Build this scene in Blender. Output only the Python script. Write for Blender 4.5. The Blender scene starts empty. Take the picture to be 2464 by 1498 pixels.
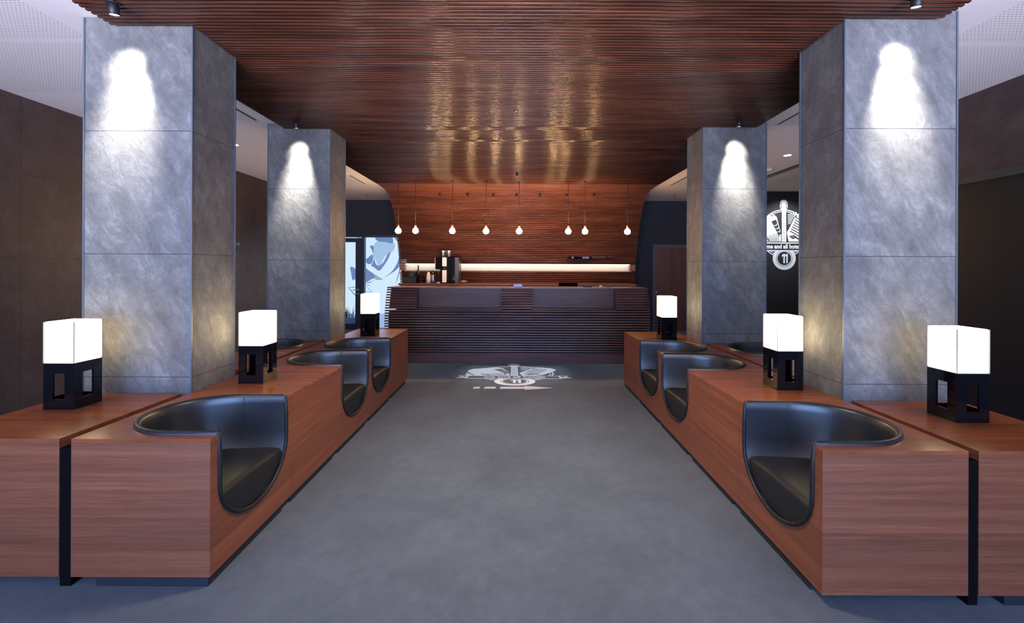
import bpy, bmesh, math, random
from mathutils import Vector, Matrix
random.seed(7)
PI = math.pi
SC = bpy.context.scene
COL = SC.collection

# ------------------------------------------------------------------ materials
def new_mat(name):
    m = bpy.data.materials.new(name); m.use_nodes = True
    nt = m.node_tree; b = nt.nodes['Principled BSDF']
    return m, nt, b

def N(nt, kind, **kw):
    n = nt.nodes.new(kind)
    for k, v in kw.items():
        setattr(n, k, v)
    return n

def simple(name, col, rough=0.5, metal=0.0, spec=0.5, emit=None, estr=0.0, coat=0.0):
    m, nt, b = new_mat(name)
    b.inputs['Base Color'].default_value = (*col, 1)
    b.inputs['Roughness'].default_value = rough
    b.inputs['Metallic'].default_value = metal
    b.inputs['Specular IOR Level'].default_value = spec
    b.inputs['Coat Weight'].default_value = coat
    if emit:
        b.inputs['Emission Color'].default_value = (*emit, 1)
        b.inputs['Emission Strength'].default_value = estr
    # a breath of surface variation so that nothing is perfectly uniform
    if not emit:
        g = N(nt, 'ShaderNodeNewGeometry'); no = N(nt, 'ShaderNodeTexNoise')
        no.inputs['Scale'].default_value = 35; no.inputs['Detail'].default_value = 3
        nt.links.new(g.outputs['Position'], no.inputs['Vector'])
        mr = N(nt, 'ShaderNodeMapRange')
        mr.inputs['To Min'].default_value = max(0.02, rough - 0.05); mr.inputs['To Max'].default_value = min(1, rough + 0.05)
        nt.links.new(no.outputs['Fac'], mr.inputs['Value']); nt.links.new(mr.outputs['Result'], b.inputs['Roughness'])
    return m

def ramp(nt, stops):
    r = N(nt, 'ShaderNodeValToRGB')
    el = r.color_ramp.elements
    while len(el) < len(stops): el.new(0.5)
    for e, (p, c) in zip(el, stops):
        e.position = p; e.color = (*c, 1)
    return r

def pos_noise(nt, scale3, scale=1.0, detail=4, rough=0.55, rot=(0,0,0), dist=0.0):
    g = N(nt, 'ShaderNodeNewGeometry'); mp = N(nt, 'ShaderNodeMapping', vector_type='TEXTURE')
    mp.inputs['Scale'].default_value = tuple(1.0/v for v in scale3); mp.inputs['Rotation'].default_value = rot
    no = N(nt, 'ShaderNodeTexNoise')
    no.inputs['Scale'].default_value = scale; no.inputs['Detail'].default_value = detail
    no.inputs['Roughness'].default_value = rough; no.inputs['Distortion'].default_value = dist
    nt.links.new(g.outputs['Position'], mp.inputs['Vector']); nt.links.new(mp.outputs['Vector'], no.inputs['Vector'])
    return no

def mixc(nt, a, b, fac, mode='MIX'):
    mx = N(nt, 'ShaderNodeMix'); mx.data_type = 'RGBA'; mx.blend_type = mode
    if isinstance(fac, (int, float)): mx.inputs[0].default_value = fac
    else: nt.links.new(fac, mx.inputs[0])
    for s, i in ((a, 6), (b, 7)):
        if isinstance(s, tuple): mx.inputs[i].default_value = (*s, 1)
        else: nt.links.new(s, mx.inputs[i])
    return mx.outputs[2]

def maths(nt, op, a, b=None):
    m = N(nt, 'ShaderNodeMath', operation=op)
    for s, i in ((a, 0), (b, 1)):
        if s is None: continue
        if isinstance(s, (int, float)): m.inputs[i].default_value = s
        else: nt.links.new(s, m.inputs[i])
    return m.outputs[0]

def bump(nt, b, h, strength=0.2, dist=0.01):
    bp = N(nt, 'ShaderNodeBump'); bp.inputs['Strength'].default_value = strength; bp.inputs['Distance'].default_value = dist
    nt.links.new(h, bp.inputs['Height']); nt.links.new(bp.outputs['Normal'], b.inputs['Normal'])

def wood(name, dark, mid, light, grain, fine, rough=0.32, bands=0.0, spec=0.5, rot=(0,0,0), bandaxis='Z', bandstep=0.165):
    m, nt, b = new_mat(name)
    n1 = pos_noise(nt, grain, 1.0, 5, 0.6, dist=0.6, rot=rot); n2 = pos_noise(nt, fine, 1.0, 3, 0.7, rot=rot)
    r1 = ramp(nt, [(0.28, dark), (0.5, mid), (0.72, light)])
    nt.links.new(n1.outputs['Fac'], r1.inputs['Fac'])
    r2 = ramp(nt, [(0.3, (0.62, 0.62, 0.62)), (0.65, (1.12, 1.12, 1.12))])
    nt.links.new(n2.outputs['Fac'], r2.inputs['Fac'])
    c = mixc(nt, r1.outputs['Color'], r2.outputs['Color'], 0.8, 'MULTIPLY')
    if bands:
        g = N(nt, 'ShaderNodeNewGeometry'); s = N(nt, 'ShaderNodeSeparateXYZ'); nt.links.new(g.outputs['Position'], s.inputs[0])
        q = maths(nt, 'DIVIDE', s.outputs[bandaxis], bandstep)
        fl = maths(nt, 'FLOOR', q); fr = maths(nt, 'FRACT', q)
        w = N(nt, 'ShaderNodeTexWhiteNoise', noise_dimensions='1D'); nt.links.new(fl, w.inputs['W'])
        v = N(nt, 'ShaderNodeMapRange'); v.inputs['To Min'].default_value = 1 - bands; v.inputs['To Max'].default_value = 1 + bands
        nt.links.new(w.outputs['Value'], v.inputs['Value'])
        seam = maths(nt, 'LESS_THAN', fr, 0.022)
        sv = maths(nt, 'MULTIPLY', seam, bands * 1.6)
        tot = maths(nt, 'ADD', v.outputs['Result'], sv)
        cc = N(nt, 'ShaderNodeCombineColor')
        for i in range(3): nt.links.new(tot, cc.inputs[i])
        c = mixc(nt, c, cc.outputs[0], 1.0, 'MULTIPLY')
    nt.links.new(c, b.inputs['Base Color'])
    b.inputs['Roughness'].default_value = rough; b.inputs['Specular IOR Level'].default_value = spec
    bump(nt, b, n2.outputs['Fac'], 0.08, 0.004)
    return m

M = {}
M['bench_wood'] = wood('bench_wood', (0.21,0.056,0.020), (0.27,0.076,0.028), (0.34,0.104,0.040), (0.6,0.6,34), (5,5,260), 0.42, bands=0.10, spec=0.8)
M['bench_top'] = wood('bench_top', (0.25,0.068,0.026), (0.30,0.084,0.032), (0.35,0.102,0.042), (0.5,10,2), (2.5,120,4), 0.27, bands=0.06, bandaxis='Y')
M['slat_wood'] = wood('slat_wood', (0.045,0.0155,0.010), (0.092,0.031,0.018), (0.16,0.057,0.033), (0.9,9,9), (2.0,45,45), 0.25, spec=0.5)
M['wall_slat_lit'] = wood('wall_slat_lit', (0.12,0.039,0.021), (0.24,0.078,0.041), (0.36,0.13,0.07), (0.9,9,11), (2.0,45,60), 0.36)  # the canopy wood brightened to stand in for the pendants' light
M['counter_wood'] = wood('counter_wood', (0.085,0.034,0.024), (0.155,0.062,0.044), (0.23,0.096,0.070), (1.0,9,9), (3,60,60), 0.34, spec=0.4)
M['panel_wood'] = wood('panel_wood', (0.115,0.058,0.046), (0.135,0.068,0.054), (0.16,0.082,0.065), (1.0,1.0,8), (3,3,60), 0.42, spec=0.22)
M['door_wood'] = wood('door_wood', (0.075,0.026,0.014), (0.13,0.045,0.024), (0.18,0.066,0.034), (14,14,0.6), (90,90,3), 0.45)
M['backing'] = simple('canopy_backing', (0.012, 0.008, 0.007), 0.8)
M['plinth'] = simple('plinth_black', (0.015, 0.017, 0.022), 0.6)
M['black_gloss'] = simple('black_gloss', (0.005, 0.005, 0.006), 0.05, spec=0.45)
M['filler'] = simple('filler_black', (0.006,0.005,0.005), 0.9, spec=0.05)
M['black_matt'] = simple('black_matt', (0.012, 0.012, 0.014), 0.5)
M['dark_frame'] = simple('dark_frame', (0.012, 0.016, 0.028), 0.4)
M['steel'] = simple('brushed_steel', (0.55, 0.56, 0.58), 0.28, metal=1.0)
M['alu'] = simple('corner_aluminium', (0.13, 0.16, 0.20), 0.45, metal=0.3)
M['emblem_white'] = simple('print_and_projection', (0.86, 0.90, 0.97), 0.6)  # wall emblem paint; on the floor it stands for projected light
M['white_plastic'] = simple('white_plastic', (0.8, 0.8, 0.8), 0.4)
M['brass'] = simple('brass', (0.62, 0.40, 0.16), 0.3, metal=1.0)
M['wall_dark'] = simple('wall_anthracite', (0.022, 0.024, 0.033), 0.75)
M['wall_logo'] = simple('wall_black', (0.017, 0.017, 0.019), 0.7)
M['dark_glass'] = simple('dark_panel', (0.016, 0.014, 0.015), 0.5, spec=0.3)
M['band'] = simple('grey_band', (0.045, 0.045, 0.045), 0.5)
M['ceramic'] = simple('ceramic', (0.75, 0.72, 0.70), 0.3)
M['straw'] = simple('straw', (0.38, 0.20, 0.08), 0.8)
M['paper'] = simple('paper', (0.62, 0.68, 0.85), 0.6)
M['grey_plastic'] = simple('grey_plastic', (0.05, 0.052, 0.058), 0.4)

def leather():
    m, nt, b = new_mat('black_leather')
    no = pos_noise(nt, (1,1,1), 420, 2, 0.5)
    b.inputs['Base Color'].default_value = (0.020, 0.023, 0.028, 1)
    b.inputs['Roughness'].default_value = 0.38
    b.inputs['Specular IOR Level'].default_value = 1.0; b.inputs['Coat Weight'].default_value = 0.7; b.inputs['Coat Roughness'].default_value = 0.32
    bump(nt, b, no.outputs['Fac'], 0.12, 0.001)
    return m
M['leather'] = leather()
def seatleather():
    m, nt, b = new_mat('seat_leather')
    no = pos_noise(nt, (1,1,1), 380, 2, 0.5)
    b.inputs['Base Color'].default_value = (0.012, 0.012, 0.013, 1)
    b.inputs['Roughness'].default_value = 0.5
    b.inputs['Specular IOR Level'].default_value = 0.5
    bump(nt, b, no.outputs['Fac'], 0.2, 0.001)
    return m
M['seat'] = seatleather()

def stone(name, lo, mid, hi, jz=0.8, jx=None, rough=0.55, vein=0.5, bstr=0.35, vdir=(0.3, -0.55, 0.0), joint=0.55):
    m, nt, b = new_mat(name)
    n1 = pos_noise(nt, (1,1,1), 4.0, 10, 0.75, dist=0.15)
    n2 = pos_noise(nt, (9.0,9.0,2.6), 1.2, 10, 0.80, rot=vdir, dist=0.5)
    n3 = pos_noise(nt, (1,1,1), 45, 6, 0.8)
    r1 = ramp(nt, [(0.36, lo), (0.52, mid), (0.66, hi)])
    f = maths(nt, 'ADD', maths(nt, 'MULTIPLY', n1.outputs['Fac'], 1 - vein), maths(nt, 'MULTIPLY', n2.outputs['Fac'], vein))
    nt.links.new(f, r1.inputs['Fac'])
    r3 = ramp(nt, [(0.3, (0.78,0.78,0.78)), (0.7, (1.1,1.1,1.1))]); nt.links.new(n3.outputs['Fac'], r3.inputs['Fac'])
    c = mixc(nt, r1.outputs['Color'], r3.outputs['Color'], 0.8, 'MULTIPLY')
    g = N(nt, 'ShaderNodeNewGeometry'); s = N(nt, 'ShaderNodeSeparateXYZ'); nt.links.new(g.outputs['Position'], s.inputs[0])
    fr = maths(nt, 'FRACT', maths(nt, 'DIVIDE', maths(nt, 'ADD', s.outputs['Z'], 0.002), jz))
    jm = maths(nt, 'LESS_THAN', fr, 0.005 / jz)
    if jx:
        fx = maths(nt, 'FRACT', maths(nt, 'DIVIDE', maths(nt, 'ADD', s.outputs['Y'], jx[1]), jx[0]))
        jm = maths(nt, 'MAXIMUM', jm, maths(nt, 'LESS_THAN', fx, 0.005 / jx[0]))
    c = mixc(nt, c, tuple(joint * v for v in lo), jm)
    nt.links.new(c, b.inputs['Base Color'])
    b.inputs['Roughness'].default_value = rough
    h = maths(nt, 'ADD', maths(nt, 'MULTIPLY', n2.outputs['Fac'], 1.0), maths(nt, 'MULTIPLY', n3.outputs['Fac'], 0.25))
    bump(nt, b, h, bstr, 0.012)
    return m
M['slate'] = stone('slate_tile', (0.105,0.105,0.103), (0.205,0.204,0.20), (0.37,0.368,0.36), rough=0.5, vein=0.6, bstr=0.9)
M['wall_tile'] = stone('brown_wall_tile', (0.046,0.031,0.029), (0.070,0.048,0.045), (0.105,0.075,0.070), jz=0.8, jx=(1.2, 0.51), rough=0.5, vein=0.35, bstr=0.08, joint=0.5)

def carpet():
    m, nt, b = new_mat('carpet')
    n1 = pos_noise(nt, (1,1,1), 1.6, 6, 0.7, dist=0.3)
    n2 = pos_noise(nt, (1,1,1), 170, 4, 0.8)
    n4 = pos_noise(nt, (1,1,1), 14, 4, 0.7)
    r1 = ramp(nt, [(0.3, (0.076,0.092,0.108)), (0.7, (0.125,0.147,0.170))]); nt.links.new(n1.outputs['Fac'], r1.inputs['Fac'])
    r2 = ramp(nt, [(0.3, (0.55,0.55,0.55)), (0.68, (1.35,1.35,1.35))]); nt.links.new(n2.outputs['Fac'], r2.inputs['Fac'])
    r4 = ramp(nt, [(0.3, (0.85,0.85,0.85)), (0.7, (1.12,1.12,1.12))]); nt.links.new(n4.outputs['Fac'], r4.inputs['Fac'])
    c = mixc(nt, r1.outputs['Color'], r2.outputs['Color'], 0.9, 'MULTIPLY')
    c = mixc(nt, c, r4.outputs['Color'], 1.0, 'MULTIPLY')
    nt.links.new(c, b.inputs['Base Color'])
    b.inputs['Roughness'].default_value = 0.95; b.inputs['Specular IOR Level'].default_value = 0.15
    b.inputs['Sheen Weight'].default_value = 0.25; b.inputs['Sheen Roughness'].default_value = 0.5
    bump(nt, b, n2.outputs['Fac'], 0.7, 0.006)
    return m
M['carpet'] = carpet()

def perforated():
    m, nt, b = new_mat('perforated_ceiling')
    g = N(nt, 'ShaderNodeNewGeometry'); s = N(nt, 'ShaderNodeSeparateXYZ'); nt.links.new(g.outputs['Position'], s.inputs[0])
    p = 0.026
    def ctr(o): return maths(nt, 'SUBTRACT', maths(nt, 'FRACT', maths(nt, 'DIVIDE', o, p)), 0.5)
    fx, fy = ctr(s.outputs['X']), ctr(s.outputs['Y'])
    d = maths(nt, 'SQRT', maths(nt, 'ADD', maths(nt, 'MULTIPLY', fx, fx), maths(nt, 'MULTIPLY', fy, fy)))
    hole = maths(nt, 'LESS_THAN', d, 0.24)
    # perforated fields: |x| > 3.05 and the front part of the ceiling only; plain borders between the fields
    ax = maths(nt, 'ABSOLUTE', s.outputs['X'])
    fld = maths(nt, 'MULTIPLY', maths(nt, 'GREATER_THAN', ax, 3.05), maths(nt, 'LESS_THAN', s.outputs['Y'], 4.2))
    py = maths(nt, 'FRACT', maths(nt, 'DIVIDE', maths(nt, 'ADD', s.outputs['Y'], 0.4), 1.2))
    fld = maths(nt, 'MULTIPLY', fld, maths(nt, 'GREATER_THAN', py, 0.05))
    hole = maths(nt, 'MULTIPLY', hole, fld)
    c = mixc(nt, (0.88,0.83,0.84), (0.48,0.45,0.47), hole)
    nt.links.new(c, b.inputs['Base Color']); b.inputs['Roughness'].default_value = 0.85
    return m
M['ceiling'] = perforated()

def emitter(name, col, strength):
    m = bpy.data.materials.new(name); m.use_nodes = True
    nt = m.node_tree; nt.nodes.clear()
    e = N(nt, 'ShaderNodeEmission'); o = N(nt, 'ShaderNodeOutputMaterial')
    e.inputs['Color'].default_value = (*col, 1); e.inputs['Strength'].default_value = strength
    nt.links.new(e.outputs[0], o.inputs[0])
    return m
M['shade'] = emitter('lit_lamp_shade', (1.0, 0.78, 0.46), 9.0)
M['bulb'] = emitter('lit_bulb', (1.0, 0.60, 0.29), 230.0)
M['led'] = emitter('led_strip', (1.0, 0.93, 0.76), 4.0)
M['lens'] = emitter('spot_lens', (1.0, 0.97, 0.92), 14.0)
M['mural_pale'] = emitter('glow_pale', (0.80, 0.92, 1.0), 1.05)  # emission stands in for daylight on the graphic, which is no lamp
M['mural_mist'] = emitter('glow_mist', (0.55, 0.74, 0.95), 0.85)
M['mural_blue'] = emitter('glow_blue', (0.30, 0.44, 0.80), 0.62)
M['mural_deep'] = emitter('glow_deep', (0.17, 0.27, 0.55), 0.5)
M['mural_grey'] = emitter('glow_grey', (0.60, 0.68, 0.72), 0.7)

def glass(name, tint=(0.9,0.95,1.0), refl=0.12):
    m = bpy.data.materials.new(name); m.use_nodes = True
    nt = m.node_tree; nt.nodes.clear()
    t = N(nt, 'ShaderNodeBsdfTransparent'); g = N(nt, 'ShaderNodeBsdfGlossy'); mx = N(nt, 'ShaderNodeMixShader'); o = N(nt, 'ShaderNodeOutputMaterial')
    f = N(nt, 'ShaderNodeFresnel'); f.inputs['IOR'].default_value = 1.45
    t.inputs['Color'].default_value = (*tint, 1); g.inputs['Roughness'].default_value = 0.03
    nt.links.new(f.outputs[0], mx.inputs[0]); nt.links.new(t.outputs[0], mx.inputs[1]); nt.links.new(g.outputs[0], mx.inputs[2])
    nt.links.new(mx.outputs[0], o.inputs[0])
    return m
M['glass'] = glass('window_glass')
M['cupglass'] = glass('drinking_glass', (0.75,0.75,0.78))

# ------------------------------------------------------------------ mesh helpers
class MB:
    def __init__(s): s.v = []; s.f = []; s.sm = []
    def box(s, a, b, rz=0.0, c=None):
        x0, y0, z0 = a; x1, y1, z1 = b
        pts = [(x0,y0,z0),(x1,y0,z0),(x1,y1,z0),(x0,y1,z0),(x0,y0,z1),(x1,y0,z1),(x1,y1,z1),(x0,y1,z1)]
        if rz:
            cx, cy = c if c else ((x0+x1)/2, (y0+y1)/2)
            pts = [(cx+(x-cx)*math.cos(rz)-(y-cy)*math.sin(rz), cy+(x-cx)*math.sin(rz)+(y-cy)*math.cos(rz), z) for x,y,z in pts]
        n = len(s.v); s.v += pts
        for f in ((0,3,2,1),(4,5,6,7),(0,1,5,4),(1,2,6,5),(2,3,7,6),(3,0,4,7)):
            s.f.append(tuple(n+i for i in f)); s.sm.append(False)
        return s
    def prism(s, poly, axis, a, b):
        """poly: list of 2D points; extruded along axis ('x': poly=(y,z); 'y': poly=(x,z); 'z': poly=(x,y)) from a to b"""
        def P(p, t):
            if axis == 'x': return (t, p[0], p[1])
            if axis == 'y': return (p[0], t, p[1])
            return (p[0], p[1], t)
        n = len(s.v); k = len(poly)
        s.v += [P(p, a) for p in poly] + [P(p, b) for p in poly]
        s.f.append(tuple(range(n, n+k))); s.sm.append(False)
        s.f.append(tuple(range(n+2*k-1, n+k-1, -1))); s.sm.append(False)
        for i in range(k):
            j = (i+1) % k
            s.f.append((n+i, n+j, n+k+j, n+k+i)); s.sm.append(False)
        return s
    def lathe(s, prof, c=(0,0,0), seg=24, axis='z', smooth=True, cap=True):
        n = len(s.v); k = len(prof)
        for i in range(seg):
            a = 2*PI*i/seg
            for r, h in prof:
                p = (r*math.cos(a), r*math.sin(a), h)
                if axis == 'x': p = (p[2], p[0], p[1])
                if axis == 'y': p = (p[0], p[2], p[1])
                s.v.append((c[0]+p[0], c[1]+p[1], c[2]+p[2]))
        for i in range(seg):
            j = (i+1) % seg
            for q in range(k-1):
                s.f.append((n+i*k+q, n+j*k+q, n+j*k+q+1, n+i*k+q+1)); s.sm.append(smooth)
        if cap:
            if prof[0][0] > 1e-5: s.f.append(tuple(n+i*k for i in range(seg))); s.sm.append(False)
            if prof[-1][0] > 1e-5: s.f.append(tuple(n+i*k+k-1 for i in range(seg-1,-1,-1))); s.sm.append(False)
        return s
    def tube(s, path, r, seg=8, closed=False, smooth=True):
        n = len(s.v); P = [Vector(p) for p in path]; k = len(P)
        up0 = None
        for i in range(k):
            if closed: t = (P[(i+1) % k] - P[i-1])
            else: t = P[min(i+1, k-1)] - P[max(i-1, 0)]
            t.normalize()
            if up0 is None:
                up0 = Vector((0,0,1)) if abs(t.z) < 0.9 else Vector((1,0,0))
            u = t.cross(up0)
            if u.length < 1e-4: u = t.cross(Vector((1,0.2,0)))
            u.normalize(); w = u.cross(t).normalized(); up0 = w
            rr = r[i] if isinstance(r, (list, tuple)) else r
            for q in range(seg):
                a = 2*PI*q/seg
                s.v.append(tuple(P[i] + u*rr*math.cos(a) + w*rr*math.sin(a)))
        m = k if closed else k-1
        for i in range(m):
            i2 = (i+1) % k
            for q in range(seg):
                q2 = (q+1) % seg
                s.f.append((n+i*seg+q, n+i*seg+q2, n+i2*seg+q2, n+i2*seg+q)); s.sm.append(smooth)
        if not closed:
            s.f.append(tuple(n+q for q in range(seg-1,-1,-1))); s.sm.append(False)
            s.f.append(tuple(n+(k-1)*seg+q for q in range(seg))); s.sm.append(False)
        return s
    def grid(s, rows, smooth=True):
        n = len(s.v); w = len(rows[0])
        for r in rows: s.v += [tuple(p) for p in r]
        for i in range(len(rows)-1):
            for j in range(w-1):
                s.f.append((n+i*w+j, n+i*w+j+1, n+(i+1)*w+j+1, n+(i+1)*w+j)); s.sm.append(smooth)
        return s
    def build(s, name, mat, parent=None, bevel=0.0, recalc=True, label=None, seg=2):
        me = bpy.data.meshes.new(name)
        me.from_pydata(s.v, [], s.f); me.update()
        for p, q in zip(me.polygons, s.sm): p.use_smooth = q
        if recalc:
            bm = bmesh.new(); bm.from_mesh(me); bmesh.ops.recalc_face_normals(bm, faces=bm.faces); bm.to_mesh(me); bm.free()
        me.materials.append(mat)
        o = bpy.data.objects.new(name, me); COL.objects.link(o)
        if parent: o.parent = parent
        if bevel:
            md = o.modifiers.new('edge', 'BEVEL'); md.width = bevel; md.segments = seg; md.limit_method = 'ANGLE'; md.angle_limit = math.radians(40)
        if label: o['label'] = label
        return o

def tag(o, label, cat, group=None, kind=None):
    o['label'] = label
    if cat: o['category'] = cat
    if group: o['group'] = group
    if kind: o['kind'] = kind
    return o
def thing(name, label, cat, loc=(0,0,0), rz=0.0, group=None):
    o = bpy.data.objects.new(name, None); COL.objects.link(o)
    o.location = loc; o.rotation_euler = (0,0,rz); o.empty_display_size = 0.1
    return tag(o, label, cat, group)
def struct(o, label=None):
    o['kind'] = 'structure'
    if label: o['label'] = label
    return o
def kids(o): return [c for c in bpy.data.objects if c.parent == o and c.type != 'LIGHT']
def copy_tree(o, parent=None):
    c = o.copy(); COL.objects.link(c); c.parent = parent
    for ch in kids(o): copy_tree(ch, c)
    return c
def place(proto, loc, rz, label, group, used={}):
    if proto.name not in used:
        used[proto.name] = 1; o = proto
    else: o = copy_tree(proto)
    o.location = loc; o.rotation_euler = (0,0,rz)
    o['label'] = label
    if group: o['group'] = group
    return o

# ------------------------------------------------------------------ the room (metres; camera at origin looking along +y)
ZC = 3.14          # white ceiling
YB = 10.8          # back wall
XL, XR, XRR = -4.75, 4.19, 7.2
YF = -3.4          # glazed street front behind the photographer

struct(MB().box((XL-0.2, YF-0.2, -0.1), (XRR+0.2, YB+0.2, 0)).build('floor', M['carpet']), 'blue-grey carpet covering the whole floor')
struct(MB().box((XL-0.2, YF-0.2, ZC), (XRR+0.2, YB+0.2, ZC+0.12)).build('ceiling', M['ceiling']), 'white ceiling with fields of fine perforation')
struct(MB().box((XL-0.15, YF-0.2, 0), (XL, YB+0.2, ZC)).build('wall_left', M['wall_tile']), 'left wall of large dark brown stone tiles')
# right wall: tiled above, dark flush panel below, grey band between
w = struct(MB().box((XR, YF-0.2, 2.40), (XR+0.15, 4.95, ZC)).build('wall_right', M['wall_tile']), 'right wall, dark brown above and black below')
pp = MB().box((XR+0.03, YF-0.2, 0), (XR+0.15, 4.95, 2.32)).build('lower_panel', M['dark_glass'], w, label='smooth black lower panel')
MB().box((XR-0.012, YF-0.2, 2.32), (XR+0.15, 4.95, 2.40)).build('grey_rail', M['band'], w, label='dark grey horizontal rail')
struct(MB().box((XR+0.15, 4.80, 0), (XRR+0.2, 4.95, ZC)).build('wall_return', M['wall_dark']))
struct(MB().box((XRR, 4.95, 0), (XRR+0.15, 9.4, ZC)).build('wall_alcove', M['wall_dark']))
struct(MB().box((4.15, 9.4, 0), (XRR+0.2, 9.55, ZC)).build('wall_emblem', M['wall_logo']), 'black far wall carrying the white emblem')
struct(MB().box((4.15, 9.55, 0), (4.30, YB, ZC)).build('wall_niche', M['wall_dark']))
# back wall with two openings (glazed door left, timber door right)
DL0, DL1, DLH = -4.42, -2.62, 2.30
DR0, DR1, DRH = 3.25, 4.14, 2.10
b = MB()
b.box((XL, YB, 0), (DL0, YB+0.15, ZC)); b.box((DL0, YB, DLH), (DL1, YB+0.15, ZC)); b.box((DL1, YB, 0), (DR0, YB+0.15, ZC))
b.box((DR0, YB, DRH), (DR1, YB+0.15, ZC)); b.box((DR1, YB, 0), (XRR, YB+0.15, ZC))
struct(b.build('wall_back', M['wall_dark']), 'anthracite painted wall behind the reception')

# street front behind the photographer: mullioned glazing that lets the daylight in
b = MB()
b.box((XL, YF-0.15, 0), (XRR, YF, 0.08)); b.box((XL, YF-0.15, 2.85), (XRR, YF, ZC))
for x in (XL, -3.2, -1.6, 0.0, 1.6, 3.2, XR-0.1): b.box((x, YF-0.1, 0.08), (x+0.07, YF, 2.85))
b.box((XR, YF-0.15, 0.08), (XRR, YF, 2.85))
wf = struct(b.build('window_1', M['dark_frame']), 'dark framed street glazing behind the viewpoint')
MB().box((XL, YF-0.06, 0.08), (XR, YF-0.052, 2.85)).build('window_glass', M['glass'], wf)

# ---- glazed door and graphic that glows in place of daylight in the back wall
d1 = MB()
d1.box((DL0, YB-0.02, 0), (DL0+0.06, YB+0.1, DLH)).box((DL0, YB-0.02, 2.24), (DL1, YB+0.1, DLH))
d1.box((DL1-0.05, YB-0.02, 0), (DL1, YB+0.1, DLH)).box((-3.74, YB-0.02, 0), (-3.68, YB+0.1, 2.24)).box((-3.68, YB-0.02, 0), (DL1, YB+0.1, 0.05))
dd = struct(d1.build('door_1', M['dark_frame']), 'black framed glass door with a pale blue graphic behind')
leaf = MB()
for a_, b_ in (((DL0+0.06, 0.02), (DL0+0.2, 2.22)), ((-3.885, 0.02), (-3.745, 2.22)), ((DL0+0.2, 0.02), (-3.885, 0.16)), ((DL0+0.2, 2.12), (-3.885, 2.22))):
    leaf.box((a_[0], YB-0.03, a_[1]), (b_[0], YB+0.02, b_[1]))
leafo = leaf.build('door_leaf', M['dark_frame'], dd)
MB().box((DL0+0.2, YB-0.01, 0.16), (-3.885, YB-0.002, 2.12)).build('door_pane', M['glass'], leafo)
MB().box((-3.68, YB+0.03, 0.05), (DL1-0.05, YB+0.038, 2.24)).build('side_pane', M['glass'], dd)
hb = MB().tube([(-3.82, YB-0.03, 0.98), (-3.82, YB-0.075, 0.98), (-3.93, YB-0.075, 0.98)], 0.009)
hb.lathe([(0.022,-0.004),(0.022,0.004)], (-3.82, YB-0.034, 0.98), 16, 'y').lathe([(0.018,-0.004),(0.018,0.004)], (-3.82, YB-0.034, 0.88), 16, 'y')
hb.build('door_handle', M['steel'], leafo)

# graphic panel outside, an abstract stand-in of pale and blue flowing shapes
YG = YB + 0.42
gp = thing('graphic_panel', 'pale blue and white graphic panel standing behind the glass door', 'panel', (0, YG, 0))
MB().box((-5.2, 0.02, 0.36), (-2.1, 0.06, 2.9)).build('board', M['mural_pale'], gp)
for x in (-5.1, -2.2):
    MB().box((x-0.02, 0.02, -0.02), (x+0.02, 0.06, 0.36)).build('post', M['dark_frame'], gp)
def smooth_poly(pts, n=5):
    """closed Catmull-Rom through pts"""
    out = []; k = len(pts)
    for i in range(k):
        p0, p1, p2, p3 = pts[i-1], pts[i], pts[(i+1) % k], pts[(i+2) % k]
        for j in range(n):
            t = j/n
            out.append(tuple(0.5*((2*p1[a]) + (-p0[a]+p2[a])*t + (2*p0[a]-5*p1[a]+4*p2[a]-p3[a])*t*t + (-p0[a]+3*p1[a]-3*p2[a]+p3[a])*t**3) for a in (0,1)))
    return out
def G(px, py):     # position on the panel measured from the crop of the photograph (cm per pixel at this distance)
    return ((820 + px/5.35 - 1245) * (YG/1080.0), 1.52 - (540 + py/5.35 - 644 - 1.5) * (YG/1080.0))
def gshape(name, pts, mat, layer, smooth=True):
    q = [G(*p) for p in pts]
    if smooth: q = smooth_poly(q)
    mb = MB(); mb.prism(q, 'y', 0.018 - layer*0.003, 0.02 - layer*0.003)
    return mb.build(name, mat, gp)
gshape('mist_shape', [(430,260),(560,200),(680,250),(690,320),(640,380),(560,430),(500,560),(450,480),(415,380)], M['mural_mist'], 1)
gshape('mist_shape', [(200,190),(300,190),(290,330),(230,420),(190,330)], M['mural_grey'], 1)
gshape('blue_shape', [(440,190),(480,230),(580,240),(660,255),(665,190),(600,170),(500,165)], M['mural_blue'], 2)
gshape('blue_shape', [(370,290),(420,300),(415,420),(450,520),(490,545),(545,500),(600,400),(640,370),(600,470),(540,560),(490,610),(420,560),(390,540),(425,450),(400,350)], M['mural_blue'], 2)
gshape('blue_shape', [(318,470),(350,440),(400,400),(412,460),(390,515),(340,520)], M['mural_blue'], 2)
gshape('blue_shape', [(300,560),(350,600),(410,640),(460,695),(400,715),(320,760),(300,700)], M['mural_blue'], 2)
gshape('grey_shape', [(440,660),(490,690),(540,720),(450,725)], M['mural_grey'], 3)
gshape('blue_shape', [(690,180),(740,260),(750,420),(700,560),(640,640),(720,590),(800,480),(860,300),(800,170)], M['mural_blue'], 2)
gshape('blue_shape', [(120,560),(185,590),(190,700),(150,730),(130,640)], M['mural_blue'], 1)
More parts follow.
